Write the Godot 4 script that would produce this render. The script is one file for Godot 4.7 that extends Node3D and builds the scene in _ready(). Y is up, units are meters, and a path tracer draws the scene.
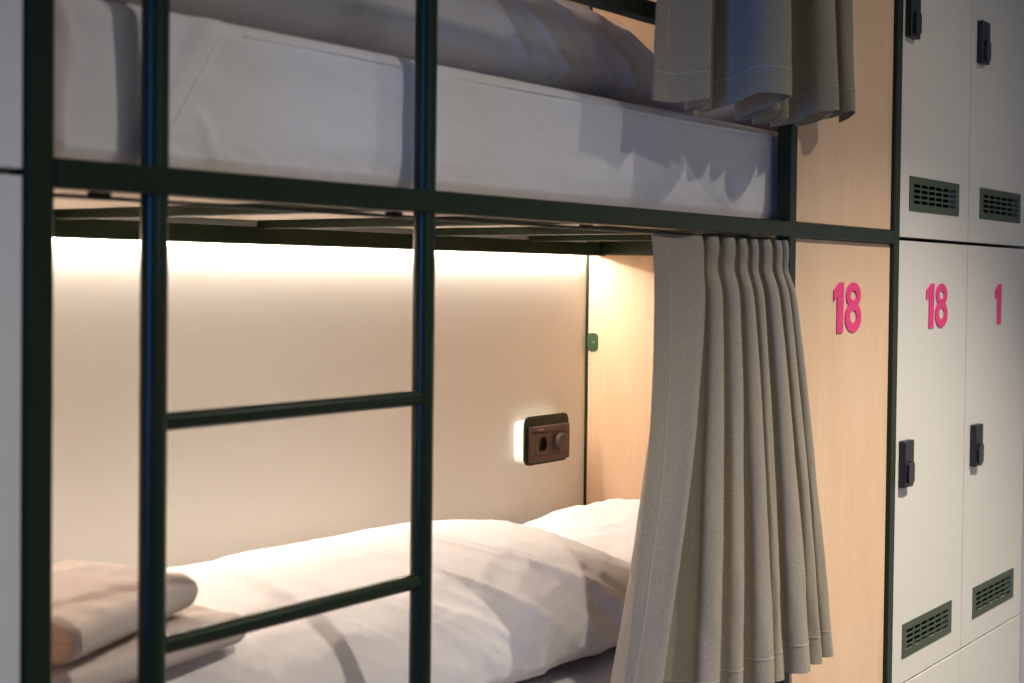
extends Node3D
# A built-in bunk bed with curtains beside a row of lockers. Bunk front is the plane z = 0, x runs along the corridor.

const GREEN := Color(0.126, 0.172, 0.115)
var M := {}
var used := {}

# ---------------------------------------------------------------- naming helpers
func numbered(called: String) -> String:
	var n: int = used.get(called, 0)
	used[called] = n + 1
	return called if n == 0 else "%s_%03d" % [called, n]

func thing(called: String, label: String, category: String, at := Vector3.ZERO, group := "") -> Node3D:
	var o := Node3D.new()
	o.name = numbered(called)
	add_child(o, true)
	o.position = at
	tag(o, label, category, group)
	return o

func tag(o: Node, label: String, category := "", group := "") -> void:
	if label: o.set_meta("label", label)
	if category: o.set_meta("category", category)
	if group: o.set_meta("group", group)

func part(called: String, mesh: Mesh, m: Material, parent: Node, at := Vector3.ZERO, label := "") -> MeshInstance3D:
	var o := MeshInstance3D.new()
	o.name = called if parent != self else numbered(called)
	o.mesh = mesh
	o.material_override = m
	o.cast_shadow = GeometryInstance3D.SHADOW_CASTING_SETTING_ON
	parent.add_child(o, true)
	o.position = at
	if label: o.set_meta("label", label)
	return o

func struct(called: String, mesh: Mesh, m: Material, at := Vector3.ZERO, label := "") -> MeshInstance3D:
	var o := part(called, mesh, m, self, at, label)
	o.set_meta("kind", "structure")
	return o

# ---------------------------------------------------------------- shape helpers
func new_st() -> SurfaceTool:
	var st := SurfaceTool.new()
	st.begin(Mesh.PRIMITIVE_TRIANGLES)
	return st

func tri(st: SurfaceTool, a: Vector3, b: Vector3, c: Vector3, n: Vector3) -> void:
	# wound clockwise as seen from the side n points to
	if (b - a).cross(c - a).dot(n) > 0.0:
		var t := b
		b = c
		c = t
	st.set_normal(n); st.add_vertex(a)
	st.set_normal(n); st.add_vertex(b)
	st.set_normal(n); st.add_vertex(c)

func quad(st: SurfaceTool, a: Vector3, b: Vector3, c: Vector3, d: Vector3, n: Vector3) -> void:
	tri(st, a, b, c, n)
	tri(st, a, c, d, n)

func add_box(st: SurfaceTool, lo: Vector3, hi: Vector3, r := 0.0) -> void:
	# a box with chamfered edges
	var c := (lo + hi) * 0.5
	var h := (hi - lo) * 0.5
	r = minf(r, minf(h.x, minf(h.y, h.z)) * 0.9)
	for ax in 3:
		var u := (ax + 1) % 3
		var v := (ax + 2) % 3
		for s in [-1.0, 1.0]:
			var n := Vector3.ZERO
			n[ax] = s
			var p := []
			for q in [[-1, -1], [1, -1], [1, 1], [-1, 1]]:
				var w := Vector3.ZERO
				w[ax] = s * h[ax]
				w[u] = q[0] * (h[u] - r)
				w[v] = q[1] * (h[v] - r)
				p.append(c + w)
			quad(st, p[0], p[1], p[2], p[3], n)
	if r <= 0.0: return
	for ax in 3:
		var u := (ax + 1) % 3
		var v := (ax + 2) % 3
		for su in [-1.0, 1.0]:
			for sv in [-1.0, 1.0]:
				var n := Vector3.ZERO
				n[u] = su; n[v] = sv
				var p := []
				for q in [[-1, 0], [1, 0], [1, 1], [-1, 1]]:
					var w := Vector3.ZERO
					w[ax] = q[0] * (h[ax] - r)
					w[u] = su * (h[u] if q[1] == 0 else h[u] - r)
					w[v] = sv * (h[v] - r if q[1] == 0 else h[v])
					p.append(c + w)
				quad(st, p[0], p[1], p[2], p[3], n.normalized())
	for sx in [-1.0, 1.0]:
		for sy in [-1.0, 1.0]:
			for sz in [-1.0, 1.0]:
				var s := Vector3(sx, sy, sz)
				tri(st, c + s * Vector3(h.x, h.y - r, h.z - r), c + s * Vector3(h.x - r, h.y, h.z - r), c + s * Vector3(h.x - r, h.y - r, h.z), s.normalized())

func box(lo: Vector3, hi: Vector3, r := 0.0) -> ArrayMesh:
	var st := new_st()
	add_box(st, lo, hi, r)
	return st.commit()

func add_rod(st: SurfaceTool, a: Vector3, b: Vector3, r: float, seg := 28, caps := true) -> void:
	var d := (b - a).normalized()
	var u := d.cross(Vector3(0.3, 0.9, 0.17)).normalized()
	var v := d.cross(u)
	for i in seg:
		var p0 := TAU * i / seg
		var p1 := TAU * (i + 1) / seg
		var n0 := u * cos(p0) + v * sin(p0)
		var n1 := u * cos(p1) + v * sin(p1)
		var q := [a + n0 * r, b + n0 * r, b + n1 * r, a + n1 * r]
		var ns := [n0, n0, n1, n1]
		var order := [0, 1, 2, 0, 2, 3]
		if (q[1] - q[0]).cross(q[2] - q[0]).dot(n0 + n1) > 0.0: order = [0, 2, 1, 0, 3, 2]
		for k in order:
			st.set_normal(ns[k])
			st.add_vertex(q[k])
		if caps:
			tri(st, a, q[0], q[3], -d)
			tri(st, b, q[1], q[2], d)

func rod(a: Vector3, b: Vector3, r: float, seg := 28) -> ArrayMesh:
	var st := new_st()
	add_rod(st, a, b, r, seg)
	return st.commit()

func add_lathe(st: SurfaceTool, prof: Array, at: Vector3, basis := Basis(), seg := 32) -> void:
	# prof: [radius, along] pairs from one end to the other; the axis is local z
	for k in prof.size() - 1:
		var p: Vector2 = Vector2(prof[k][0], prof[k][1])
		var q: Vector2 = Vector2(prof[k + 1][0], prof[k + 1][1])
		if p.is_equal_approx(q): continue
		var e := (q - p).normalized()
		var nn := Vector2(e.y, -e.x)
		for i in seg:
			var a0 := TAU * i / seg
			var a1 := TAU * (i + 1) / seg
			var c0 := Vector3(cos(a0), sin(a0), 0)
			var c1 := Vector3(cos(a1), sin(a1), 0)
			var vs := [c0 * p.x + Vector3(0, 0, p.y), c1 * p.x + Vector3(0, 0, p.y), c1 * q.x + Vector3(0, 0, q.y), c0 * q.x + Vector3(0, 0, q.y)]
			var n0 := (c0 * nn.x + Vector3(0, 0, nn.y))
			var n1 := (c1 * nn.x + Vector3(0, 0, nn.y))
			var ns := [n0, n1, n1, n0]
			for t in [[0, 1, 2], [0, 2, 3]]:
				var ar: Vector3 = (vs[t[1]] - vs[t[0]]).cross(vs[t[2]] - vs[t[0]])
				if ar.length() < 1e-12: continue
				var o: Array = t if ar.dot(n0 + n1) < 0.0 else [t[0], t[2], t[1]]
				for j in o:
					st.set_normal(basis * ns[j])
					st.add_vertex(at + basis * vs[j])

func lathe(prof: Array, at := Vector3.ZERO, basis := Basis(), seg := 32) -> ArrayMesh:
	var st := new_st()
	add_lathe(st, prof, at, basis, seg)
	return st.commit()

func add_prism(st: SurfaceTool, poly: PackedVector2Array, z0: float, z1: float) -> void:
	# an outline in xy, extruded from z0 to z1
	var idx := Geometry2D.triangulate_polygon(poly)
	for k in range(0, idx.size(), 3):
		var a := poly[idx[k]]
		var b := poly[idx[k + 1]]
		var c := poly[idx[k + 2]]
		tri(st, Vector3(a.x, a.y, z1), Vector3(b.x, b.y, z1), Vector3(c.x, c.y, z1), Vector3(0, 0, 1))
		tri(st, Vector3(a.x, a.y, z0), Vector3(b.x, b.y, z0), Vector3(c.x, c.y, z0), Vector3(0, 0, -1))
	var turn := 1.0 if not Geometry2D.is_polygon_clockwise(poly) else -1.0
	for k in poly.size():
		var a := poly[k]
		var b := poly[(k + 1) % poly.size()]
		var e := (b - a).normalized() * turn
		quad(st, Vector3(a.x, a.y, z0), Vector3(b.x, b.y, z0), Vector3(b.x, b.y, z1), Vector3(a.x, a.y, z1), Vector3(e.y, -e.x, 0))

func prism(poly: PackedVector2Array, z0: float, z1: float) -> ArrayMesh:
	var st := new_st()
	add_prism(st, poly, z0, z1)
	return st.commit()

func ellipse(c: Vector2, rx: float, ry: float, seg := 48) -> PackedVector2Array:
	var p := PackedVector2Array()
	for i in seg: p.append(c + Vector2(cos(TAU * i / seg) * rx, sin(TAU * i / seg) * ry))
	return p

func round_rect(x0: float, y0: float, x1: float, y1: float, r: float, seg := 8) -> PackedVector2Array:
	var p := PackedVector2Array()
	for c in [[x1 - r, y1 - r, 0.0], [x0 + r, y1 - r, 0.25], [x0 + r, y0 + r, 0.5], [x1 - r, y0 + r, 0.75]]:
		for i in seg + 1:
			var a: float = TAU * (c[2] + 0.25 * i / seg)
			p.append(Vector2(c[0] + cos(a) * r, c[1] + sin(a) * r))
	return p

# a surface over a grid of points; wrap_v joins the last column to the first
func add_grid(st: SurfaceTool, P: Array, wrap_v := false, flip := false, want_uv := false) -> void:
	var nu: int = P.size()
	var nv: int = P[0].size()
	var N := []
	for i in nu:
		var row := PackedVector3Array()
		for j in nv:
			var du: Vector3 = P[mini(i + 1, nu - 1)][j] - P[maxi(i - 1, 0)][j]
			var dv: Vector3
			if wrap_v: dv = P[i][(j + 1) % nv] - P[i][(j + nv - 1) % nv]
			else: dv = P[i][mini(j + 1, nv - 1)] - P[i][maxi(j - 1, 0)]
			var n := du.cross(dv)
			if n.length() < 1e-14:
				n = Vector3(0, 0, 1) if row.is_empty() else row[row.size() - 1]
			row.append((-n if flip else n).normalized())
		N.append(row)
	for i in nu - 1:
		for j in (nv if wrap_v else nv - 1):
			var k := (j + 1) % nv
			var q := [[i, j], [i + 1, j], [i + 1, k], [i, k]]
			var order := [0, 2, 1, 0, 3, 2]
			if flip: order = [0, 1, 2, 0, 2, 3]
			for o in order:
				var a: int = q[o][0]
				var b: int = q[o][1]
				st.set_normal(N[a][b])
				if want_uv: st.set_uv(Vector2(float(a) / nu, float(b) / nv))
				st.add_vertex(P[a][b])

func grid(P: Array, wrap_v := false, flip := false) -> ArrayMesh:
	var st := new_st()
	add_grid(st, P, wrap_v, flip)
	return st.commit()

# a cloth sheet with thickness over a grid of points (front side towards the normals of the grid)
func sheet(P: Array, thick: float) -> ArrayMesh:
	var nu: int = P.size()
	var nv: int = P[0].size()
	var B := []
	for i in nu:
		var row := PackedVector3Array()
		for j in nv:
			var du: Vector3 = P[mini(i + 1, nu - 1)][j] - P[maxi(i - 1, 0)][j]
			var dv: Vector3 = P[i][mini(j + 1, nv - 1)] - P[i][maxi(j - 1, 0)]
			row.append(P[i][j] - du.cross(dv).normalized() * thick)
		B.append(row)
	var st := new_st()
	add_grid(st, P)
	add_grid(st, B, false, true)
	for e in [[true, 0], [true, nu - 1], [false, 0], [false, nv - 1]]:
		var line := []
		var back := []
		for k in (nv if e[0] else nu):
			line.append(P[e[1]][k] if e[0] else P[k][e[1]])
			back.append(B[e[1]][k] if e[0] else B[k][e[1]])
		var f: bool = (e[1] == 0) != (not e[0])
		add_grid(st, [line, back], false, f)
	return st.commit()

func spline(c: Array, per: int) -> PackedVector2Array:
	var p := PackedVector2Array()
	for i in c.size() - 1:
		var a: Vector2 = c[maxi(i - 1, 0)]
		var b: Vector2 = c[i]
		var d: Vector2 = c[i + 1]
		var e: Vector2 = c[mini(i + 2, c.size() - 1)]
		for k in per:
			p.append(b.cubic_interpolate(d, a, e, float(k) / per))
	p.append(c[c.size() - 1])
	return p

# ---------------------------------------------------------------- materials
func plain(c: Color, rough: float, metal := 0.0, spec := 0.5) -> StandardMaterial3D:
	var m := StandardMaterial3D.new()
	m.albedo_color = c
	m.roughness = rough
	m.metallic = metal
	m.metallic_specular = spec
	return m

func noise_image(w: int, h: int, f: Callable) -> ImageTexture:
	var im := Image.create(w, h, false, Image.FORMAT_RGB8)
	for y in h:
		for x in w:
			im.set_pixel(x, y, f.call(x, y))
	return ImageTexture.create_from_image(im)

func make_materials() -> void:
	M.green = plain(GREEN, 0.28, 0.0, 0.30)
	M.green_matt = plain(GREEN, 0.6)
	M.locker = plain(Color(0.82, 0.81, 0.775), 0.5)
	M.carcass = plain(Color(0.5, 0.5, 0.48), 0.7)
	M.pink = plain(Color(0.87, 0.22, 0.48), 0.5)
	M.black = plain(Color(0.10, 0.095, 0.115), 0.42)
	M.black_gloss = plain(Color(0.09, 0.08, 0.10), 0.25)
	M.brown = plain(Color(0.275, 0.215, 0.195), 0.4, 0.2)
	M.dark_hole = plain(Color(0.03, 0.03, 0.03), 0.5)
	M.steel = plain(Color(0.75, 0.73, 0.70), 0.3, 1.0)
	M.print = plain(Color(0.75, 0.70, 0.66), 0.5)
	M.ceiling = plain(Color(0.60, 0.60, 0.58), 0.9)
	M.paint = plain(Color(0.42, 0.42, 0.41), 0.85)
	M.paint_light = plain(Color(0.72, 0.72, 0.70), 0.85)
	M.floor = plain(Color(0.36, 0.345, 0.325), 0.6)
	M.frame = plain(Color(0.80, 0.80, 0.80), 0.5)
	M.rim = plain(Color(0.85, 0.85, 0.85), 0.4)
	# wood veneer: fine upright grain with slow flowing bands
	var n1 := FastNoiseLite.new()
	n1.seed = 11
	n1.frequency = 1.0
	var n2 := FastNoiseLite.new()
	n2.seed = 23
	n2.frequency = 1.0
	var wood := func(x: int, y: int) -> Color:
		var u := x / 512.0
		var v := y / 512.0
		var flow := n1.get_noise_2d(u * 3.0, v * 1.2) * 0.25
		var band := n1.get_noise_2d(u * 9.0 + flow * 2.0, v * 0.8 + 7.0)
		var grain := n2.get_noise_2d(u * 90.0 + flow * 3.0, v * 2.5)
		var fleck := n2.get_noise_2d(u * 230.0, v * 14.0 + 3.0)
		var k := 0.5 + band * 0.30 + grain * 0.30 + fleck * 0.22
		return Color(0.83, 0.69, 0.55).lerp(Color(0.895, 0.77, 0.64), clampf(k, 0, 1))
	M.wood = plain(Color.WHITE, 0.5)
	M.wood.albedo_texture = noise_image(512, 512, wood)
	M.wood.uv1_triplanar = true
	M.wood.uv1_scale = Vector3(1.6, 1.6, 1.6)
	M.wood.uv1_triplanar_sharpness = 8.0
	M.ply = plain(Color(0.93, 0.88, 0.82), 0.7)
	M.green_vent = plain(Color(0.25, 0.30, 0.22), 0.55)
	M.green_plate = plain(Color(0.175, 0.28, 0.17), 0.5)
	# back panel laminate
	M.panel = plain(Color(0.86, 0.85, 0.815), 0.5)
	# bed linen: fine weave
	var n3 := FastNoiseLite.new()
	n3.seed = 5
	n3.frequency = 1.0
	var weave := func(x: int, y: int) -> Color:
		var a := 0.5 + 0.5 * sin(x * TAU / 4.0) * sin(y * TAU / 4.0)
		var k := clampf(0.5 + 0.25 * (a - 0.5) + 0.35 * n3.get_noise_2d(x * 0.22, y * 0.5) + 0.2 * n3.get_noise_2d(x * 0.7, y * 0.2 + 50.0), 0, 1)
		return Color(k, k, k)
	var weave_tex := noise_image(256, 256, weave)
	M.linen = cloth(Color(0.90, 0.89, 0.885), weave_tex, 9.0, 0.012)
	M.duvet = cloth(Color(0.88, 0.86, 0.85), weave_tex, 9.0, 0.012)
	var n4 := FastNoiseLite.new()
	n4.seed = 8
	n4.frequency = 1.0
	var pile := func(x: int, y: int) -> Color:
		var k := clampf(0.5 + 0.5 * n4.get_noise_2d(x * 0.35, y * 0.35), 0, 1)
		return Color(k, k, k)
	M.towel = cloth(Color(0.83, 0.775, 0.735), noise_image(256, 256, pile), 6.0, 0.25)
	# curtain: heathered grey wool look
	var n5 := FastNoiseLite.new()
	n5.seed = 31
	n5.frequency = 1.0
	var heather := func(x: int, y: int) -> Color:
		var k := 0.5 + 0.55 * n5.get_noise_2d(x * 0.55, y * 0.32) + 0.3 * n5.get_noise_2d(x * 0.16 + 40.0, y * 0.13)
		return Color(0.475, 0.445, 0.39).lerp(Color(0.655, 0.62, 0.555), clampf(k, 0, 1))
	M.curtain = plain(Color.WHITE, 0.95, 0.0, 0.2)
	M.curtain.albedo_texture = noise_image(256, 256, heather)
	M.curtain.uv1_triplanar = true
	M.curtain.uv1_scale = Vector3(4, 4, 4)
	M.curtain.rim_enabled = true
	M.curtain.rim = 0.08
	M.curtain.rim_tint = 0.6
	M.thread = plain(Color(0.64, 0.625, 0.58), 0.9, 0.0, 0.2)
	# light fittings
	M.led = plain(Color(1, 0.95, 0.88), 0.4)
	M.led.emission_enabled = true
	M.led.emission = Color(1.0, 0.90, 0.80)
	M.led.emission_energy_multiplier = 3.0
	M.diffuser = plain(Color(0.80, 0.80, 0.78), 0.5)
	M.diffuser.emission_enabled = true
	M.diffuser.emission = Color(1.0, 0.96, 0.88)
	M.diffuser.emission_energy_multiplier = 0.25
	M.lamp = plain(Color(1, 1, 1), 0.4)
	M.lamp.emission_enabled = true
	M.lamp.emission = Color(1.0, 0.93, 0.84)
	M.lamp.emission_energy_multiplier = 4.0
	M.glass = plain(Color(0.9, 0.95, 1.0, 0.06), 0.03)
	M.glass.transparency = BaseMaterial3D.TRANSPARENCY_ALPHA

func cloth(c: Color, tex: Texture2D, scale: float, depth: float) -> StandardMaterial3D:
	var m := plain(c, 0.9, 0.0, 0.25)
	m.heightmap_enabled = true
	m.heightmap_texture = tex
	m.heightmap_scale = depth
	m.uv1_triplanar = true
	m.uv1_scale = Vector3(scale, scale, scale)
	return m

# ================================================================ the scene
func _ready() -> void:
	# ---- camera: 50 mm lens with a slight vertical shift
	var cam := Camera3D.new()
	cam.name = "camera"
	add_child(cam)
	var yaw := deg_to_rad(36.57077)
	var pitch := deg_to_rad(-1.20001)
	var roll := deg_to_rad(0.65947)
	var fwd := Vector3(cos(yaw) * cos(pitch), sin(pitch), -sin(yaw) * cos(pitch))
	var right := Vector3(sin(yaw), 0, cos(yaw))
	var up := right.cross(fwd)
	var r2 := right * cos(roll) + up * sin(roll)
	var u2 := up * cos(roll) - right * sin(roll)
	cam.transform = Transform3D(Basis(r2, u2, -fwd), Vector3(0, 1.35, 1.20))
	var ca := CameraAttributesPhysical.new()
	ca.frustum_focal_length = 50.0
	ca.frustum_near = 0.1
	ca.frustum_far = 60.0
	ca.frustum_focus_distance = 3.0
	ca.exposure_aperture = 5.0
	cam.attributes = ca
	cam.near = 0.1
	cam.far = 60.0
	cam.projection = Camera3D.PROJECTION_FRUSTUM
	cam.size = 683.0 / 1422.0 * 0.1
	cam.frustum_offset = Vector2(0, -(341.5 - 306.737) / 1422.0 * 0.1)
	cam.current = true

	# ---- environment: clear daylight beyond the corridor's end window
	var we := WorldEnvironment.new()
	we.name = "environment"
	var env := Environment.new()
	env.background_mode = Environment.BG_SKY
	var sky := Sky.new()
	var ps := ProceduralSkyMaterial.new()
	ps.sky_top_color = Color(0.22, 0.42, 0.75)
	ps.sky_horizon_color = Color(0.55, 0.70, 0.88)
	ps.ground_bottom_color = Color(0.25, 0.25, 0.25)
	ps.ground_horizon_color = Color(0.45, 0.50, 0.55)
	sky.sky_material = ps
	env.sky = sky
	env.tonemap_mode = Environment.TONE_MAPPER_LINEAR
	env.tonemap_exposure = 1.0
	env.sdfgi_enabled = true
	env.ssao_enabled = true
	env.ssil_enabled = true
	we.environment = env
	add_child(we)

	make_materials()
	# ---- daylight entering through the end window
	var day := AreaLight3D.new()
	day.name = "window_daylight"
	day.area_size = Vector2(0.62, 1.7)
	day.light_color = Color(0.30, 0.58, 1.0)
	day.light_energy = 5.6
	day.area_range = 12.0
	day.shadow_enabled = true
	add_child(day)
	day.position = Vector3(-2.58, 1.45, 0.75)
	day.rotation.y = -PI / 2

	# ---- cool daylight from the wide window in the wall across the room
	var sky_light := AreaLight3D.new()
	sky_light.name = "wide_window_daylight"
	sky_light.area_size = Vector2(3.9, 1.2)
	sky_light.light_color = Color(1.0, 0.99, 0.955)
	sky_light.light_energy = 1.0
	sky_light.area_range = 12.0
	sky_light.shadow_enabled = true
	add_child(sky_light)
	sky_light.position = Vector3(1.0, 1.7, 4.36)

	build_room()
	build_bunk()
	build_lockers()
	build_bedding()
	build_curtains()
	build_socket()
	for l in [[Vector3(1.30, 2.75, 1.30), 3.3, 59.0, 0.2, "round recessed downlight in the ceiling before the ladder"], [Vector3(2.97, 2.75, 1.18), 13.6, 49.0, 1.05, "round recessed downlight in the ceiling before the lockers"]]:
		build_downlight(l[0], l[1], l[2], l[3], l[4])

func build_room() -> void:
	struct("floor", box(Vector3(-2.8, -0.1, -1.0), Vector3(4.3, 0.0, 4.6)), M.floor)
	struct("ceiling", ceiling_mesh(), M.ceiling)
	struct("wall_back", box(Vector3(-2.8, 0, -0.96), Vector3(4.3, 2.76, -0.86)), M.paint)
	var st := new_st()
	add_box(st, Vector3(-2.8, 0, 4.4), Vector3(-1.0, 2.76, 4.6))
	add_box(st, Vector3(3.0, 0, 4.4), Vector3(4.3, 2.76, 4.6))
	add_box(st, Vector3(-1.0, 0, 4.4), Vector3(3.0, 1.1, 4.6))
	add_box(st, Vector3(-1.0, 2.3, 4.4), Vector3(3.0, 2.76, 4.6))
	struct("wall_front", st.commit(), M.paint)
	var w2 := Node3D.new()
	w2.name = "window_2"
	add_child(w2)
	w2.set_meta("kind", "structure")
	st = new_st()
	for x in [-1.0, -0.01, 0.98, 1.97, 2.96]: add_box(st, Vector3(x, 1.1, 4.46), Vector3(x + 0.04, 2.3, 4.52), 0.004)
	for y in [1.1, 2.26]: add_box(st, Vector3(-0.96, y, 4.465), Vector3(2.96, y + 0.04, 4.515), 0.004)
	part("window_frame", st.commit(), M.frame, w2)
	for x in [-0.96, 0.03, 1.02, 2.01]: part("window_pane", box(Vector3(x, 1.14, 4.487), Vector3(x + 0.95, 2.26, 4.493)), M.glass, w2)
	struct("wall_right", box(Vector3(4.022, 0, -0.86), Vector3(4.3, 2.76, 4.4)), M.paint_light)
	# end wall with a tall narrow window
	st = new_st()
	add_box(st, Vector3(-2.8, 0, -0.86), Vector3(-2.62, 2.76, 0.42))
	add_box(st, Vector3(-2.8, 0, 1.08), Vector3(-2.62, 2.76, 4.4))
	add_box(st, Vector3(-2.8, 0, 0.42), Vector3(-2.62, 0.55, 1.08))
	add_box(st, Vector3(-2.8, 2.35, 0.42), Vector3(-2.62, 2.76, 1.08))
	struct("wall_left", st.commit(), M.paint)
	for k in [["window_1", 0.42, 1.08]]:
		var w := Node3D.new()
		w.name = k[0]
		add_child(w)
		w.set_meta("kind", "structure")
		st = new_st()
		add_box(st, Vector3(-2.74, 0.55, k[1]), Vector3(-2.68, 2.35, k[1] + 0.04), 0.004)
		add_box(st, Vector3(-2.74, 0.55, k[2] - 0.04), Vector3(-2.68, 2.35, k[2]), 0.004)
		add_box(st, Vector3(-2.74, 0.55, k[1] + 0.04), Vector3(-2.68, 0.59, k[2] - 0.04), 0.004)
		add_box(st, Vector3(-2.74, 2.31, k[1] + 0.04), Vector3(-2.68, 2.35, k[2] - 0.04), 0.004)
		part("window_frame", st.commit(), M.frame, w)
		part("window_pane", box(Vector3(-2.714, 0.59, k[1] + 0.04), Vector3(-2.706, 2.31, k[2] - 0.04)), M.glass, w)

func ceiling_mesh() -> ArrayMesh:
	return box(Vector3(-2.8, 2.76, -1.0), Vector3(4.3, 2.86, 4.6))

func build_downlight(at: Vector3, energy: float, cone: float, spill: float, label: String) -> void:
	var t := thing("ceiling_downlight", label, "downlight", at)
	part("rim", lathe([[0.052, 0.010], [0.062, 0.010], [0.062, 0.0], [0.052, -0.006], [0.042, 0.006]], Vector3.ZERO, Basis(Vector3.RIGHT, -PI / 2)), M.rim, t)
	part("lamp_lens", lathe([[0.0, 0.004], [0.042, 0.004], [0.042, 0.009], [0.0, 0.009]], Vector3.ZERO, Basis(Vector3.RIGHT, -PI / 2)), M.lamp, t)
	# the reflector's beam and the weak wide light of the lens
	for k in [["beam", energy, cone], ["lens_light", spill, 78.0]]:
		var s := SpotLight3D.new()
		s.name = k[0]
		s.light_color = Color(1.0, 0.955, 0.90)
		s.light_energy = k[1]
		s.light_size = 0.03
		s.spot_angle = k[2]
		s.spot_angle_attenuation = 1.0
		s.spot_range = 12.0
		s.spot_attenuation = 2.0
		s.shadow_enabled = true
		t.add_child(s)
		s.position = Vector3(0, -0.02, 0)
		s.rotation.x = -PI / 2

# ---------------------------------------------------------------- the bunk
func tube(parent: Node, called: String, lo: Vector3, hi: Vector3) -> MeshInstance3D:
	return part(called, box(lo, hi, 0.0022), M.green, parent)

func build_bunk() -> void:
	var b := thing("bunk_bed", "dark green steel tube bunk bed with ladder and birch panels", "bunk bed")
	# uprights
	tube(b, "post", Vector3(0.827, 0, -0.032), Vector3(0.859, 2.46, 0))
	tube(b, "post", Vector3(2.510, 0, -0.030), Vector3(2.539, 2.46, 0))
	tube(b, "post", Vector3(3.037, 0, -0.032), Vector3(3.069, 2.46, 0))
	tube(b, "post", Vector3(0.827, 0, -0.80), Vector3(0.857, 2.46, -0.77))
	# front rails
	tube(b, "front_rail", Vector3(0.859, 1.433, -0.030), Vector3(3.037, 1.463, 0.0005))
	tube(b, "front_rail", Vector3(0.859, 0.402, -0.030), Vector3(3.037, 0.432, 0.0005))
	tube(b, "front_rail", Vector3(0.827, 2.460, -0.030), Vector3(3.069, 2.490, 0.0005))
	tube(b, "guard_rail", Vector3(0.859, 1.771, -0.030), Vector3(2.510, 1.800, 0))
	# ladder
	var lad := Node3D.new()
	lad.name = "ladder"
	b.add_child(lad, true)
	for x in [0.9945, 1.442]:
		for seg in [[0.0, 0.402], [0.432, 1.433], [1.463, 1.771]]:
			part("ladder_rail", rod(Vector3(x, seg[0], -0.0155), Vector3(x, seg[1], -0.0155), 0.0148, 40), M.green, lad)
	for y in [0.217, 0.703, 0.946, 1.189]:
		part("rung", rod(Vector3(1.006, y, -0.0155), Vector3(1.431, y, -0.0155), 0.0103, 32), M.green, lad)
	# deck frames: back rails, end rails, cross tubes, plywood decks with air holes
	for y in [0.402, 1.433]:
		tube(b, "back_rail", Vector3(0.859, y - 0.028, -0.772), Vector3(3.012, y + 0.004, -0.742))
		tube(b, "end_rail", Vector3(0.862, y, -0.742), Vector3(0.884, y + 0.016, -0.030))
		tube(b, "end_rail", Vector3(2.990, y - 0.025, -0.742), Vector3(3.014, y + 0.0155, -0.030))
		for x in [1.405, 1.848, 2.290, 2.700]:
			tube(b, "cross_tube", Vector3(x - 0.024, y, -0.742), Vector3(x, y + 0.0155, -0.030))
		part("deck", deck_mesh(Vector3(0.862, y + 0.016, -0.775), Vector3(3.012, y + 0.0285, -0.031)), M.ply, b)
	# curtain tracks with their brackets
	for y in [1.4264, 2.452]:
		part("curtain_track", box(Vector3(0.865, y, -0.058), Vector3(2.508, y + 0.0042, -0.042), 0.001), M.green_matt, b)
		for x in [0.95, 1.42, 1.88, 2.42]:
			part("track_bracket", box(Vector3(x - 0.012, y + 0.0042, -0.056), Vector3(x + 0.012, y + 0.0226, -0.044), 0.001), M.green_matt, b)
	# back panels
	part("back_panel", box(Vector3(0.845, 0.30, -0.822), Vector3(3.012, 1.436, -0.80)), M.panel, b)
	part("back_panel", box(Vector3(0.845, 1.440, -0.822), Vector3(3.012, 2.46, -0.80)), M.panel, b)
	# end panels and the green angle in the corner
	for y in [[0.30, 1.4075], [1.463, 2.46]]:
		part("end_panel", box(Vector3(3.0155, y[0], -0.795), Vector3(3.035, y[1], -0.034), 0.001), M.wood, b)
		part("end_panel", box(Vector3(0.832, y[0], -0.766), Vector3(0.8585, y[1], -0.034), 0.001), M.wood, b)
		part("corner_trim", box(Vector3(3.010, y[0], -0.7995), Vector3(3.030, y[1], -0.7955)), M.green, b)
	part("top_panel", box(Vector3(0.83, 2.466, -0.82), Vector3(3.035, 2.486, -0.031)), M.ply, b)
	# small green bracket plate on the end panel
	var br := part("bracket_plate", prism(round_rect(-0.0155, -0.0235, 0.0155, 0.0235, 0.0115), 0.0, 0.003), M.green_plate, b)
	br.transform = Transform3D(Basis(Vector3.UP, -PI / 2), Vector3(3.0153, 1.187, -0.7955 + 0.0155))
	part("screw", lathe([[0.0, 0.0012], [0.0022, 0.0008], [0.003, 0.0]], Vector3(0.004, 0.0, 0.003)), M.steel, br)
	# birch fronts beside the openings, set back a little behind the tubes
	for y in [[0.03, 1.4322], [1.4638, 2.4585]]:
		var fp := part("front_panel", box(Vector3(2.5396, y[0], -0.028), Vector3(3.0364, y[1], -0.0095), 0.0008), M.wood, b)
		if y[0] < 1.0:
			var no := part("bunk_number", eighteen(), M.pink, fp, Vector3(2.735, 1.2415, -0.0095), "pink number 18")
			no.scale = Vector3.ONE
	# light strips behind the back rails
	for y in [1.414, 2.435]:
		var s := thing("led_strip", "warm white light strip behind the rail under the upper bunk" if y < 2.0 else "warm white light strip behind the rail above the upper bunk", "light strip", Vector3(1.935, y, -0.7960))
		part("channel", box(Vector3(-1.06, 0.004, -0.0035), Vector3(1.06, 0.012, 0.022)), M.frame, s)
		part("lit_strip", box(Vector3(-1.06, 0.0, -0.003), Vector3(1.06, 0.004, 0.003)), M.led, s)
		var l := AreaLight3D.new()
		l.name = "strip_light"
		l.area_size = Vector2(2.12, 0.006)
		l.light_color = Color(1.0, 0.94, 0.885)
		l.light_energy = 1.75 if y < 2.0 else 0.6
		l.area_range = 8.0
		l.shadow_enabled = true
		s.add_child(l)
		l.position = Vector3(0, -0.002, 0)
		l.rotation.x = -PI / 2
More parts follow.
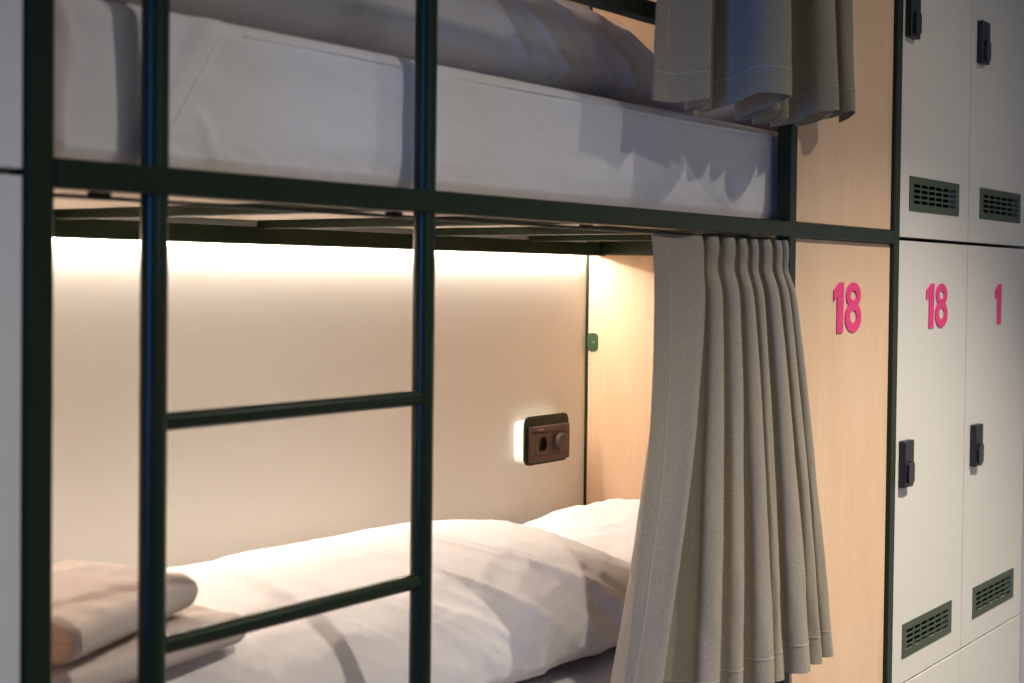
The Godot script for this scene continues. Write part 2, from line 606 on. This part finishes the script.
	tube(b, "back_rail", Vector3(0.859, 2.425, -0.772), Vector3(3.012, 2.455, -0.742))

func deck_mesh(lo: Vector3, hi: Vector3) -> ArrayMesh:
	# a plywood sheet with rows of round air holes
	var st := new_st()
	var nx := 9
	var nz := 3
	var sx := (hi.x - lo.x) / nx
	var sz := (hi.z - lo.z) / nz
	for i in nx:
		for k in nz:
			var c := Vector2(lo.x + sx * (i + 0.5), lo.z + sz * (k + 0.5))
			var n := 24
			for j in n:
				var rim := []
				var edge := []
				for a in [TAU * j / n, TAU * (j + 1) / n]:
					var d := Vector2(cos(a), sin(a))
					rim.append(c + d * 0.02)
					edge.append(c + d * minf(sx * 0.5 / maxf(absf(d.x), 1e-6), sz * 0.5 / maxf(absf(d.y), 1e-6)))
				for y in [lo.y, hi.y]:
					var nn := Vector3(0, -1 if y == lo.y else 1, 0)
					quad(st, Vector3(rim[0].x, y, rim[0].y), Vector3(rim[1].x, y, rim[1].y), Vector3(edge[1].x, y, edge[1].y), Vector3(edge[0].x, y, edge[0].y), nn)
				var inw: Vector2 = (c - (rim[0] + rim[1]) * 0.5).normalized()
				quad(st, Vector3(rim[0].x, lo.y, rim[0].y), Vector3(rim[1].x, lo.y, rim[1].y), Vector3(rim[1].x, hi.y, rim[1].y), Vector3(rim[0].x, hi.y, rim[0].y), Vector3(inw.x, 0, inw.y))
	for s in [[lo.z, -1.0], [hi.z, 1.0]]:
		quad(st, Vector3(lo.x, lo.y, s[0]), Vector3(hi.x, lo.y, s[0]), Vector3(hi.x, hi.y, s[0]), Vector3(lo.x, hi.y, s[0]), Vector3(0, 0, s[1]))
	for s in [[lo.x, -1.0], [hi.x, 1.0]]:
		quad(st, Vector3(s[0], lo.y, lo.z), Vector3(s[0], lo.y, hi.z), Vector3(s[0], hi.y, hi.z), Vector3(s[0], hi.y, lo.z), Vector3(s[1], 0, 0))
	return st.commit()

# ---------------------------------------------------------------- raised digits, 105 mm tall, 5 mm thick
func add_one(st: SurfaceTool, x: float) -> void:
	var p := PackedVector2Array()
	for q in [[0.0175, 0.0], [0.048, 0.0], [0.050, 0.105], [0.029, 0.105], [0.0, 0.0885], [0.0, 0.0655], [0.0175, 0.074]]:
		p.append(Vector2(x + q[0], q[1]))
	add_prism(st, p, 0.0, 0.0025)

func add_eight(st: SurfaceTool, x: float) -> void:
	var c := x + 0.0415
	var outer: PackedVector2Array = Geometry2D.merge_polygons(ellipse(Vector2(c, 0.0315), 0.0415, 0.0315), ellipse(Vector2(c, 0.0785), 0.0375, 0.0268))[0]
	var holes := [ellipse(Vector2(c, 0.033), 0.0178, 0.0137), ellipse(Vector2(c, 0.0775), 0.0158, 0.0102)]
	for side in [[c - 0.1, c], [c, c + 0.1]]:
		var half := PackedVector2Array([Vector2(side[0], -0.01), Vector2(side[1], -0.01), Vector2(side[1], 0.12), Vector2(side[0], 0.12)])
		var piece: PackedVector2Array = Geometry2D.intersect_polygons(outer, half)[0]
		for h in holes:
			piece = Geometry2D.clip_polygons(piece, h)[0]
		add_prism(st, piece, 0.0, 0.0025)

func eighteen() -> ArrayMesh:
	var st := new_st()
	add_one(st, 0.0)
	add_eight(st, 0.059)
	return st.commit()

func one() -> ArrayMesh:
	var st := new_st()
	add_one(st, 0.0)
	return st.commit()

# ---------------------------------------------------------------- lockers
func vent_mesh(w: float, h: float) -> ArrayMesh:
	# a plate with four rows of six slots
	var st := new_st()
	var mx := 0.022
	var my := 0.0145
	var sw := (w - 2 * mx) / 6.0
	var sh := (h - 2 * my) / 4.0
	var gx := 0.0075
	var gy := 0.0050
	var ys := [-0.0001]
	var z0 := -0.0007
	var z1 := 0.001
	add_box(st, Vector3(0, 0, z0), Vector3(w, my + gy / 2, z1), 0.0)
	add_box(st, Vector3(0, h - my - gy / 2, z0), Vector3(w, h, z1), 0.0)
	for r in 3: add_box(st, Vector3(0, my + sh * (r + 1) - gy / 2, z0), Vector3(w, my + sh * (r + 1) + gy / 2, z1))
	for r in 4:
		var a := my + sh * r + gy / 2
		var b := my + sh * (r + 1) - gy / 2
		add_box(st, Vector3(0, a, z0), Vector3(mx + gx / 2, b, z1))
		add_box(st, Vector3(w - mx - gx / 2, a, z0), Vector3(w, b, z1))
		for k in 5: add_box(st, Vector3(mx + sw * (k + 1) - gx / 2, a, z0), Vector3(mx + sw * (k + 1) + gx / 2, b, z1))
	return st.commit()

func locker(x0: float, x1: float, y0: float, y1: float, label: String, vent: Array, lock: Array, number: String, nx := 0.0) -> void:
	var t := thing("locker", label, "locker", Vector3(x0, y0, 0), "lockers along the corridor")
	var w := x1 - x0
	var h := y1 - y0
	var zf := -0.004
	var zb := -0.022
	var g := 0.0013
	# carcass behind the door
	var st := new_st()
	add_box(st, Vector3(0.0005, 0.0, -0.55), Vector3(0.016, h, zb - 0.001))
	add_box(st, Vector3(w - 0.016, 0.0, -0.55), Vector3(w - 0.0005, h, zb - 0.001))
	add_box(st, Vector3(0.016, 0.0005, -0.55), Vector3(w - 0.016, 0.016, zb - 0.001))
	add_box(st, Vector3(0.016, h - 0.016, -0.55), Vector3(w - 0.016, h - 0.0005, zb - 0.001))
	add_box(st, Vector3(0.016, 0.016, -0.55), Vector3(w - 0.016, h - 0.016, -0.54))
	part("carcass", st.commit(), M.carcass, t)
	# door, cut out behind the vent
	st = new_st()
	if vent.is_empty():
		add_box(st, Vector3(g, g, zb), Vector3(w - g, h - g, zf), 0.0008)
	else:
		var a := Vector2(vent[0] - x0 + 0.008, vent[2] - y0 + 0.008)
		var b := Vector2(vent[1] - x0 - 0.008, vent[3] - y0 - 0.008)
		add_box(st, Vector3(g, g, zb), Vector3(a.x, h - g, zf))
		add_box(st, Vector3(b.x, g, zb), Vector3(w - g, h - g, zf))
		add_box(st, Vector3(a.x, g, zb), Vector3(b.x, a.y, zf))
		add_box(st, Vector3(a.x, b.y, zb), Vector3(b.x, h - g, zf))
	var door := part("door", st.commit(), M.locker, t)
	if not vent.is_empty():
		part("vent_grille", vent_mesh(vent[1] - vent[0], vent[3] - vent[2]), M.green_vent, door, Vector3(vent[0] - x0, vent[2] - y0, zf + 0.0008), "dark green vent grille")
	if not lock.is_empty():
		# flat lock case with a turning knob on its lower half
		var k := part("lock", box(Vector3(0, 0, 0), Vector3(0.055, 0.106, 0.016), 0.002), M.black, t, Vector3(lock[0] - x0, lock[1] - y0, zf), "black lock with turning knob")
		st = new_st()
		add_lathe(st, [[0.0, 0.019], [0.019, 0.019], [0.020, 0.016]], Vector3(0.0275, 0.036, 0.0), Basis(), 28)
		add_lathe(st, [[0.0, 0.0165], [0.006, 0.0165], [0.007, 0.0155]], Vector3(0.0275, 0.064, 0.0), Basis(), 16)
		add_prism(st, round_rect(0.012, 0.008, 0.046, 0.058, 0.010, 5), 0.0155, 0.0215)
		part("knob", st.commit(), M.black_gloss, k)
	if number:
		part("locker_number", eighteen() if number == "18" else one(), M.pink, door, Vector3(nx - x0, 1.2410 - y0, zf), "pink number " + number)

func build_lockers() -> void:
	var rows := [[0.06, 0.4275], [0.4295, 1.4435], [1.4495, 2.46]]
	locker(3.0695, 3.529, 1.4495, 2.46, "upper grey locker with vent and lock, next to the green post", [3.130, 3.456, 1.511, 1.590], [3.088, 1.898], "")
	locker(3.530, 4.018, 1.4495, 2.46, "upper grey locker with vent and lock, at the top right corner", [3.611, 3.943, 1.512, 1.591], [3.569, 1.901], "")
	locker(3.0695, 3.529, 0.4295, 1.4435, "pale grey locker with a two-digit pink number, beside the green post", [3.132, 3.455, 0.487, 0.566], [3.093, 0.884], "18", 3.246)
	locker(3.530, 4.018, 0.4295, 1.4435, "pale grey locker with a single pink digit, near the right edge", [3.611, 3.943, 0.489, 0.569], [3.570, 0.884], "1", 3.744)
	locker(3.0695, 3.527, 0.06, 0.4275, "low plain grey locker beside the foot of the green post", [], [], "")
	locker(3.528, 4.018, 0.06, 0.4275, "low plain grey locker at the bottom right corner", [], [], "")
	locker(0.30, 0.826, 1.448, 2.46, "upper grey locker door left of the ladder, cut by the photo's edge", [], [], "")
	locker(0.30, 0.826, 0.06, 1.444, "lower grey locker door left of the ladder, cut by the photo's edge", [], [], "")
	for x in [[0.30, 0.826], [3.0695, 4.018]]:
		var p := part("plinth", box(Vector3(x[0], 0.0, -0.54), Vector3(x[1], 0.0598, -0.03), 0.001), M.carcass, self)
		tag(p, "grey plinth under the lockers by the ladder" if x[0] < 1.0 else "grey plinth under the numbered lockers", "plinth")

# ---------------------------------------------------------------- bedding
func smooth(a: float, b: float, x: float) -> float:
	return smoothstep(a, b, x)

func seg_dist(p: Vector2, a: Vector2, b: Vector2) -> float:
	return p.distance_to(Geometry2D.get_closest_point_to_segment(p, a, b))

func mattress(y0: float, y1: float, with_folds: bool) -> ArrayMesh:
	# rounded slab under a tucked sheet: rings around x, with soft edges and creases on the front
	var n := FastNoiseLite.new()
	n.seed = 4
	n.frequency = 1.0
	var x0 := 0.888
	var x1 := 2.985
	var z0 := -0.738
	var z1 := -0.046
	var r := 0.026
	var outline := PackedVector2Array()   # (z, y) once round, dense on the front
	var hy := (y1 - y0)
	for i in 33: outline.append(Vector2(z1, y0 + r * 0.6 + (hy - r * 1.6) * i / 32.0))
	for i in range(1, 9): outline.append(Vector2(z1 - r + cos(PI / 2 * i / 8) * r, y1 - r + sin(PI / 2 * i / 8) * r))
	for i in range(1, 13): outline.append(Vector2(z1 - r - (z1 - z0 - 2 * r) * i / 12.0, y1))
	for i in range(1, 6): outline.append(Vector2(z0 + r - sin(PI / 2 * i / 5) * r, y1 - r + cos(PI / 2 * i / 5) * r))
	outline.append(Vector2(z0, y0 + r))
	outline.append(Vector2(z0 + r, y0))
	for i in range(1, 8): outline.append(Vector2(z0 + r + (z1 - z0 - 2 * r) * i / 7.0, y0))
	outline.append(Vector2(z1 - r * 0.3, y0 + r * 0.15))
	var P := []
	var xs := [x0]
	for i in range(1, 8): xs.append(x0 + 0.03 * (1 - cos(PI / 2 * i / 7)))
	var m := 260
	for i in range(1, m): xs.append(x0 + 0.03 + (x1 - x0 - 0.06) * i / m)
	for i in range(1, 9): xs.append(x1 - 0.03 + 0.03 * sin(PI / 2 * i / 8))
	for x in xs:
		var e := minf(x - x0, x1 - x)
		var inset := 0.0
		if e < 0.03: inset = 0.03 - sqrt(maxf(0.0, 0.0009 - (0.03 - e) * (0.03 - e)))
		var row := PackedVector3Array()
		for o in outline:
			var cy := (y0 + y1) / 2
			var cz := (z0 + z1) / 2
			var p := Vector2(o.x - signf(o.x - cz) * minf(inset, absf(o.x - cz)), o.y - signf(o.y - cy) * minf(inset, absf(o.y - cy)))
			if o.x > z1 - 0.02:
				var f := Vector2(x, o.y)
				var d := 0.0022 * n.get_noise_2d(x * 3.0, o.y * 9.0) + 0.0012 * n.get_noise_2d(x * 9.0 + 5.0, o.y * 16.0)
				# slack along the bottom where the sheet is tucked in
				var low := smooth(y0 + 0.05, y0, o.y)
				d += low * (0.0035 * n.get_noise_2d(x * 16.0 + o.y * 30.0, 3.0) - 0.004)
				if with_folds:
					# folded corner of the sheet: the flap towards the foot lies over the side
					var top := Vector2(1.123, y1)
					var bot := Vector2(1.020, y0 + 0.02)
					var side := (f - bot).cross(top - bot) / (top - bot).length()
					d -= 0.11 * clampf(-side - 0.034, 0.0, 0.11)
					d += 0.007 * smooth(0.003, -0.002, side) * smooth(-0.036, -0.020, side)
					# a slack ridge near the foot and a small curved crease
					d += 0.006 * exp(-pow((x - 0.905 - 0.012 * exp(-pow((o.y - y0 - 0.125) / 0.03, 2))) / 0.006, 2))
					d += 0.003 * exp(-pow(seg_dist(f, Vector2(1.085, y0 + 0.065), Vector2(1.115, y0 + 0.005)) / 0.006, 2))
				p.x += d
			row.append(Vector3(x, p.y, p.x))
		P.append(row)
	var st := new_st()
	add_grid(st, P, true)
	for e in [[0, -1.0], [P.size() - 1, 1.0]]:
		var c := Vector3(P[e[0]][0].x, (y0 + y1) / 2, (z0 + z1) / 2)
		for j in outline.size():
			tri(st, c, P[e[0]][j], P[e[0]][(j + 1) % outline.size()], Vector3(e[1], 0, 0))
	return st.commit()

# a long folded duvet: a soft dome over x with rounded ends, wrinkled; base at y0
func duvet(y0: float, x0: float, x1: float, zc: float, hw: float, hh: float, sd: int, dent: bool) -> ArrayMesh:
	var n := FastNoiseLite.new()
	n.seed = sd
	n.frequency = 1.0
	var P := []
	var nu := 400
	var nv := 150
	for i in nu + 1:
		var a := float(i) / nu
		var tx := -cos(PI * a)                       # dense at the ends
		var x := lerpf(x0, x1, (tx + 1) / 2)
		var end := minf(x - x0, x1 - x)
		var er := 0.20 if x - x0 < x1 - x else 0.42
		var k := 1.0
		if end < er: k = pow(maxf(0.0, 1.0 - pow(1.0 - end / er, 2.2)), 1.0 / 2.2)
		var row := PackedVector3Array()
		for j in nv:
			var th := TAU * j / nv
			var c := cos(th)
			var s := sin(th)
			var ex := 2.0 / 2.35
			var zz := signf(c) * pow(absf(c), ex) * hw * (0.90 + 0.10 * k)
			var yy := signf(s) * pow(absf(s), ex)
			yy = yy * (hh * 0.70) * k + hh * 0.30 * k if s > 0 else yy * hh * 0.30 * k + hh * 0.30 * k
			var up := smooth(0.0, 0.05, yy)
			var q := Vector3(x, yy, zz)
			# broad softness, then creases running down the front
			var d := 0.014 * n.get_noise_3d(x * 1.6, yy * 2.0, zz * 2.0) + 0.003 * n.get_noise_3d(x * 5.0 + 9.0, yy * 4.0, zz * 4.0)
			var slant := x * 0.8 + yy * 0.9 - zz * 0.25
			var fold := 1.0 - absf(n.get_noise_2d(slant * 4.2 + 31.0, (x * 0.6 - yy) * 1.1))
			d += 0.009 * pow(fold, 7.0) * smooth(0.02, 0.22, zz + hw * 0.55) * smooth(1.35, 2.0, x)
			var fold2 := 1.0 - absf(n.get_noise_2d((x * 0.5 - yy * 1.2 + zz) * 6.0 + 3.0, (x + yy) * 3.0 + 17.0))
			d += 0.0025 * pow(fold2, 7.0)
			var nn := Vector3(0, s, c).normalized()
			q += nn * d * up * k
			q.y += y0 + 0.0015
			q.z += zc
			if dent:
				# pressed down under the folded towels
				var press := smooth(1.46, 1.32, x) * smooth(-0.62, -0.48, q.z)
				q.y = lerpf(q.y, minf(q.y, 0.858), press)
			q.y = maxf(q.y, y0 + 0.0012)
			row.append(q)
		P.append(row)
	return grid(P, true, true)

func pillow_mesh(w: float, l: float, h: float, sd: int) -> ArrayMesh:
	# w along x, l along z; pinched corners; base at y = 0
	var n := FastNoiseLite.new()
	n.seed = sd
	n.frequency = 1.0
	var st := new_st()
	var nu := 90
	for side in [1.0, -1.0]:
		var P := []
		for i in nu + 1:
			var row := PackedVector3Array()
			for j in nu + 1:
				var u := -cos(PI * i / nu)
				var v := -cos(PI * j / nu)
				var t := pow(maxf(0, (1 - pow(absf(u), 2.6)) * (1 - pow(absf(v), 2.6))), 0.46)
				var pin := 1.0 - 0.05 * (1 - u * u) * v * v
				var pin2 := 1.0 - 0.05 * (1 - v * v) * u * u
				var d := 0.012 * n.get_noise_2d(u * 2.0, v * 2.0 + side * 5.0) + 0.005 * n.get_noise_2d(u * 6.0, v * 6.0 + side * 9.0)
				var y := t * h * 0.62 + d * minf(1.0, t * 2.0) if side > 0 else -t * h * 0.38
				row.append(Vector3(u * w / 2 * pin2, h * 0.38 + y, v * l / 2 * pin))
			P.append(row)
		add_grid(st, P, false, side > 0)
	return st.commit()

# a folded towel: layers bent round at the +x end, loose edges at the -x end
func towel_mesh(lx: float, lz: float, h: float, sd: int) -> ArrayMesh:
	var n := FastNoiseLite.new()
	n.seed = sd
	n.frequency = 1.0
	var P := []
	var nz := 40
	var ring := []
	var r := h / 2
	for i in 24: ring.append(Vector2(lerpf(-lx / 2, lx / 2 - r, i / 24.0), h))
	for i in 17: ring.append(Vector2(lx / 2 - r + sin(PI * i / 16) * r, r + cos(PI * i / 16) * r))
	for i in range(1, 25): ring.append(Vector2(lerpf(lx / 2 - r, -lx / 2, i / 24.0), 0.0))
	# the cut end shows the layers as small bulges
	for i in 13:
		var f := (i + 0.5) / 13.0
		ring.append(Vector2(-lx / 2 - 0.004 * absf(sin(f * PI * 4.0)), f * h))
	for k in nz + 1:
		var v := 0.5 - 0.5 * cos(PI * k / nz)
		var row := PackedVector3Array()
		var z := lerpf(-lz / 2, lz / 2, v)
		var e := minf(v, 1 - v) * lz
		var rr := h * 0.62
		var sq := 1.0
		if e < rr: sq = pow(maxf(0.0, 1 - pow(1 - e / rr, 2.4)), 1.0 / 2.4)
		sq = lerpf(0.12, 1.0, sq)
		for q in ring:
			var y: float = h / 2 + (q.y - h / 2) * sq
			var d: float = (0.008 * n.get_noise_2d(q.x * 6.0, z * 6.0) + 0.004 * n.get_noise_2d(q.x * 16.0, z * 16.0)) * (q.y / h) * sq
			var px: float = q.x - smooth(lx / 2 - h, lx / 2, q.x) * (1.0 - sq) * h * 0.5
			row.append(Vector3(px + 0.006 * n.get_noise_2d(z * 8.0, q.y * 20.0), y + d, z))
		P.append(row)
	var st := new_st()
	add_grid(st, P, true, true)
	for e in [[0, -1.0], [nz, 1.0]]:
		var c := Vector3(0, h / 2, P[e[0]][0].z)
		for j in ring.size():
			tri(st, c, P[e[0]][j], P[e[0]][(j + 1) % ring.size()], Vector3(0, 0, e[1]))
	return st.commit()

func build_bedding() -> void:
	var m1 := part("mattress", mattress(1.4628, 1.644, true), M.linen, self)
	tag(m1, "thick mattress under a white sheet on the upper bunk", "mattress")
	var m2 := part("mattress", mattress(0.4318, 0.658, false), M.linen, self)
	tag(m2, "mattress under a white sheet on the lower bunk", "mattress")
	part("piping", piping(1.627), M.linen, m1)
	var d1 := part("duvet", duvet(1.644, 0.93, 2.42, -0.435, 0.300, 0.225, 3, false), M.duvet, self)
	tag(d1, "folded white duvet lying on the upper bunk", "duvet")
	var d2 := part("duvet", duvet(0.658, 0.90, 2.44, -0.445, 0.312, 0.226, 12, true), M.duvet, self)
	tag(d2, "puffy folded white duvet lying on the lower bunk", "duvet")
	for y in [0.6585, 1.6445]:
		var p := part("pillow", pillow_mesh(0.50, 0.66, 0.185, 6), M.duvet, self, Vector3(2.72, y, -0.405))
		tag(p, "white pillow at the head of the lower bunk" if y < 1.0 else "white pillow at the head of the upper bunk", "pillow")
	var t1 := part("towel", towel_mesh(0.36, 0.23, 0.046, 2), M.towel, self, Vector3(1.112, 0.8605, -0.275))
	t1.rotation.y = deg_to_rad(9.0)
	tag(t1, "folded beige towel lying under the other towel", "towel")
	var t2 := part("towel", towel_mesh(0.28, 0.21, 0.050, 7), M.towel, self, Vector3(1.075, 0.9115, -0.265))
	t2.rotation = Vector3(0, deg_to_rad(19.0), deg_to_rad(1.5))
	t2.position.y += 0.003
	tag(t2, "folded beige towel on top of the other towel", "towel")

func piping(y: float) -> ArrayMesh:
	var st := new_st()
	for i in 60:
		var a := lerpf(1.15, 2.95, i / 60.0)
		var b := lerpf(1.15, 2.95, (i + 1) / 60.0)
		add_rod(st, Vector3(a, y + 0.001 * sin(a * 11.0), -0.0475), Vector3(b, y + 0.001 * sin(b * 11.0), -0.0475), 0.0021, 8, false)
	return st.commit()

# ---------------------------------------------------------------- curtains
# top / bottom: lists of [x, z] along the cloth; hem: y of the lower edge at each of those points
func curtain_points(top: Array, bottom: Array, y_top: float, hem: Array, rows: int, per: int, header: bool, sd: int, lead := 1.0) -> Array:
	var n := FastNoiseLite.new()
	n.seed = sd
	n.frequency = 1.0
	var H := spline(range(hem.size()).map(func(i): return Vector2(i, hem[i])), per)
	var P := []
	for i in rows + 1:
		var t := float(i) / rows
		var c := []
		for k in top.size():
			var a := Vector2(top[k][0], top[k][1])
			var b := Vector2(bottom[k][0], bottom[k][1])
			var p := Vector2(lerpf(a.x, b.x, pow(t, 1.0 if k > 3 or lead == 1.0 else lead if k < 2 else 1.2)), lerpf(a.y, b.y, pow(t, 0.75)))
			p += Vector2(n.get_noise_2d(k * 0.4, t * 1.6), n.get_noise_2d(k * 0.4 + 40.0, t * 1.8)) * 0.006 * t
			if header:
				# stiff heading: the cloth is nipped in below its upper edge and opens again
				var nip := exp(-pow((t - 0.068) / 0.035, 2))
				p.y = lerpf(p.y, -0.030, nip * 0.22) if k > 2 else p.y
			c.append(p)
		var s := spline(c, per)
		var row := PackedVector3Array()
		for j in s.size():
			row.append(Vector3(s[j].x, lerpf(y_top, H[j].y, t), s[j].y))
		P.append(row)
	return P

# a thin raised line of stitching along the rows (or columns) of a curtain
func stitch(P: Array, across: bool, at: float, wide: float) -> ArrayMesh:
	var A := []
	var B := []
	var nu: int = P.size()
	var nv: int = P[0].size()
	for k in (nv if across else nu):
		var i: int = int(at * (nu - 1)) if across else k
		var j: int = k if across else int(at * (nv - 1))
		var du: Vector3 = P[mini(i + 1, nu - 1)][j] - P[maxi(i - 1, 0)][j]
		var dv: Vector3 = P[i][mini(j + 1, nv - 1)] - P[i][maxi(j - 1, 0)]
		var nrm := du.cross(dv).normalized() * 0.0007
		var w := (du if across else dv).normalized() * wide
		A.append(P[i][j] + nrm - w)
		B.append(P[i][j] + nrm + w)
	return sheet([A, B] if across else transpose(A, B), 0.0006)

func transpose(A: Array, B: Array) -> Array:
	var R := []
	for i in A.size(): R.append([A[i], B[i]])
	return R

# each fold is a round ridge [x and z of its axis, radius, x and z of the valley after it]; leaf: the flat leading edge up to the first valley
func folds(leaf: Array, list: Array) -> Array:
	var out := leaf.duplicate()
	for f in list:
		for a in [195.0, 150.0, 112.0, 75.0, 38.0, 0.0]:
			out.append([f[0] + cos(deg_to_rad(a)) * f[2], f[1] + sin(deg_to_rad(a)) * f[2]])
		out.append([f[3], f[4]])
	return out

func build_curtains() -> void:
	# lower curtain, bunched at the head end
	var top := folds([[2.022, -0.014], [2.105, -0.018], [2.172, -0.008], [2.183, -0.018], [2.190, -0.056]],
		[[2.229, -0.026, 0.020, 2.262, -0.054], [2.290, -0.026, 0.020, 2.316, -0.056], [2.341, -0.022, 0.014, 2.364, -0.050], [2.386, -0.020, 0.012, 2.408, -0.056],
		[2.435, -0.022, 0.016, 2.460, -0.050], [2.476, -0.015, 0.011, 2.484, -0.034], [2.490, -0.004, 0.008, 2.499, -0.003]])
	var bot := folds([[1.842, 0.045], [1.836, 0.078], [1.846, 0.100], [1.862, 0.090], [1.935, -0.036]],
		[[2.060, 0.062, 0.036, 2.110, 0.046], [2.157, 0.070, 0.024, 2.200, -0.034], [2.273, 0.060, 0.034, 2.314, 0.052], [2.330, 0.070, 0.014, 2.350, -0.030],
		[2.423, 0.058, 0.036, 2.468, 0.050], [2.497, 0.064, 0.020, 2.532, 0.050], [2.566, 0.056, 0.020, 2.590, 0.046]])
	var hem := []
	for b in bot: hem.append(0.632 - 0.03 * (b[0] - 2.3))
	var P := curtain_points(top, bot, 1.4255, hem, 110, 5, true, 14, 1.5)
	var c := part("curtain", sheet(P, 0.0022), M.curtain, self)
	tag(c, "long grey pleated curtain hanging over the lower bunk's opening", "curtain")
	part("hem_stitch", stitch(P, true, 0.945, 0.0010), M.thread, c)
	part("side_stitch", stitch(P, false, 0.0145, 0.0010), M.thread, c)
	# upper curtain, its lower end hanging outside the guard rail
	var ub := folds([[1.930, 0.040], [1.985, 0.046], [2.046, 0.072], [2.060, 0.062], [2.066, 0.022]],
		[[2.100, 0.034, 0.016, 2.122, 0.020], [2.190, 0.088, 0.058, 2.240, 0.020], [2.285, 0.058, 0.026, 2.315, 0.018], [2.350, 0.048, 0.020, 2.376, 0.020],
		[2.444, 0.072, 0.046, 2.490, 0.020], [2.520, 0.052, 0.020, 2.550, 0.020], [2.622, 0.052, 0.026, 2.660, 0.032]])
	var ut := []
	for q in ub: ut.append([lerpf(q[0], 2.28, 0.15), lerpf(q[1], 0.035, 0.30)])
	var uh := []
	for q in ub: uh.append(1.630 + 0.030 * smooth(0.03, 0.12, q[1]) + 0.034 * smooth(2.42, 2.60, q[0]))
	P = curtain_points(ut, ub, 2.451, uh, 90, 5, false, 5)
	c = part("curtain", sheet(P, 0.0026), M.curtain, self)
	tag(c, "grey curtain with a stitched hem hanging over the upper bunk", "curtain")
	part("hem_stitch", stitch(P, true, 0.953, 0.0010), M.thread, c)
	part("side_stitch", stitch(P, false, 0.0145, 0.0010), M.thread, c)

# ---------------------------------------------------------------- wall box with socket, dimmer and light
func build_socket() -> void:
	# the box stands 33 mm off the back panel; a light ring glows round its edge
	var t := thing("wall_socket_light", "brown power socket and dimmer knob on a glowing wall box above the pillow", "wall socket", Vector3(2.709, 0.9025, -0.80))
	part("light_body", prism(round_rect(0.0, 0.004, 0.1765, 0.1045, 0.018), 0.0005, 0.028), M.diffuser, t, Vector3.ZERO, "glowing white light body")
	part("mounting_plate", prism(round_rect(0.0, 0.0, 0.1815, 0.1165, 0.020), 0.028, 0.033), M.green, t, Vector3.ZERO, "dark green plate with rounded corners")
	var f := part("cover_frame", frame_mesh(), M.brown, t)
	# socket insert: a square with a round well, two pin holes and earth clips
	var x := 0.058
	var y := 0.0495
	var st := new_st()
	var well := ellipse(Vector2(x, y), 0.0195, 0.0195, 36)
	var sq := round_rect(x - 0.0265, y - 0.0265, x + 0.0265, y + 0.0265, 0.001, 2)
	for side in [[x - 0.1, x], [x, x + 0.1]]:
		var half := PackedVector2Array([Vector2(side[0], -0.1), Vector2(side[1], -0.1), Vector2(side[1], 0.2), Vector2(side[0], 0.2)])
		var piece: PackedVector2Array = Geometry2D.clip_polygons(Geometry2D.intersect_polygons(sq, half)[0], well)[0]
		add_prism(st, piece, 0.033, 0.0428)
	part("socket_insert", st.commit(), M.brown, f)
	st = new_st()
	add_lathe(st, [[0.0, 0.0335], [0.0193, 0.0335], [0.0194, 0.041]], Vector3(x, y, 0), Basis(), 36)
	part("socket_well", st.commit(), M.dark_hole, f)
	for s in [-1.0, 1.0]:
		part("earth_clip", box(Vector3(x - 0.002, y + s * 0.0175 - 0.0014, 0.034), Vector3(x + 0.002, y + s * 0.0175 + 0.0014, 0.0425), 0.0004), M.steel, f)
		part("shutter_mark", box(Vector3(x + s * 0.018 - 0.0012, y + 0.0165, 0.0427), Vector3(x + s * 0.018 + 0.0012, y + 0.0215, 0.0431)), M.dark_hole, f)
	# dimmer insert with its round knob
	var kx := 0.128
	part("dimmer_insert", prism(round_rect(kx - 0.0265, y - 0.0265, kx + 0.0265, y + 0.0265, 0.001, 2), 0.033, 0.0428), M.brown, f)
	part("dimmer_knob", lathe([[0.0, 0.0575], [0.0185, 0.0575], [0.0205, 0.056], [0.0212, 0.0465], [0.0205, 0.0418]], Vector3(kx, y, 0), Basis(), 40), M.brown, t)
	# small printed line above the socket
	st = new_st()
	for i in 6: add_box(st, Vector3(x - 0.014 + i * 0.0036, y + 0.0335, 0.0424), Vector3(x - 0.0116 + i * 0.0036, y + 0.0358, 0.0427))
	part("print", st.commit(), M.print, f)
	# the glow along the box's left and upper edges
	for g in [[Vector3(-0.004, 0.058, 0.014), Vector2(0.025, 0.10), Vector3(0, -PI / 2, 0)], [Vector3(0.09, 0.1205, 0.014), Vector2(0.16, 0.025), Vector3(PI / 2, 0, 0)]]:
		var l := AreaLight3D.new()
		l.name = "edge_glow"
		l.area_size = g[1]
		l.light_color = Color(1.0, 0.95, 0.84)
		l.light_energy = 0.0005
		l.area_range = 3.0
		l.shadow_enabled = true
		t.add_child(l, true)
		l.position = g[0]
		l.rotation = g[2]

func frame_mesh() -> ArrayMesh:
	# two-gang frame: outer 160 x 85 mm with two square openings
	var st := new_st()
	var x0 := 0.013
	var x1 := 0.173
	var y0 := 0.007
	var y1 := 0.092
	var z0 := 0.033
	var z1 := 0.0425
	var cy := 0.0495
	var a := [0.058, 0.128]
	var h := 0.0276
	add_box(st, Vector3(x0, y0, z0), Vector3(x1, cy - h, z1), 0.0012)
	add_box(st, Vector3(x0, cy + h, z0), Vector3(x1, y1, z1), 0.0012)
	add_box(st, Vector3(x0, cy - h, z0), Vector3(a[0] - h, cy + h, z1))
	add_box(st, Vector3(a[0] + h, cy - h, z0), Vector3(a[1] - h, cy + h, z1))
	add_box(st, Vector3(a[1] + h, cy - h, z0), Vector3(x1, cy + h, z1))
	return st.commit()
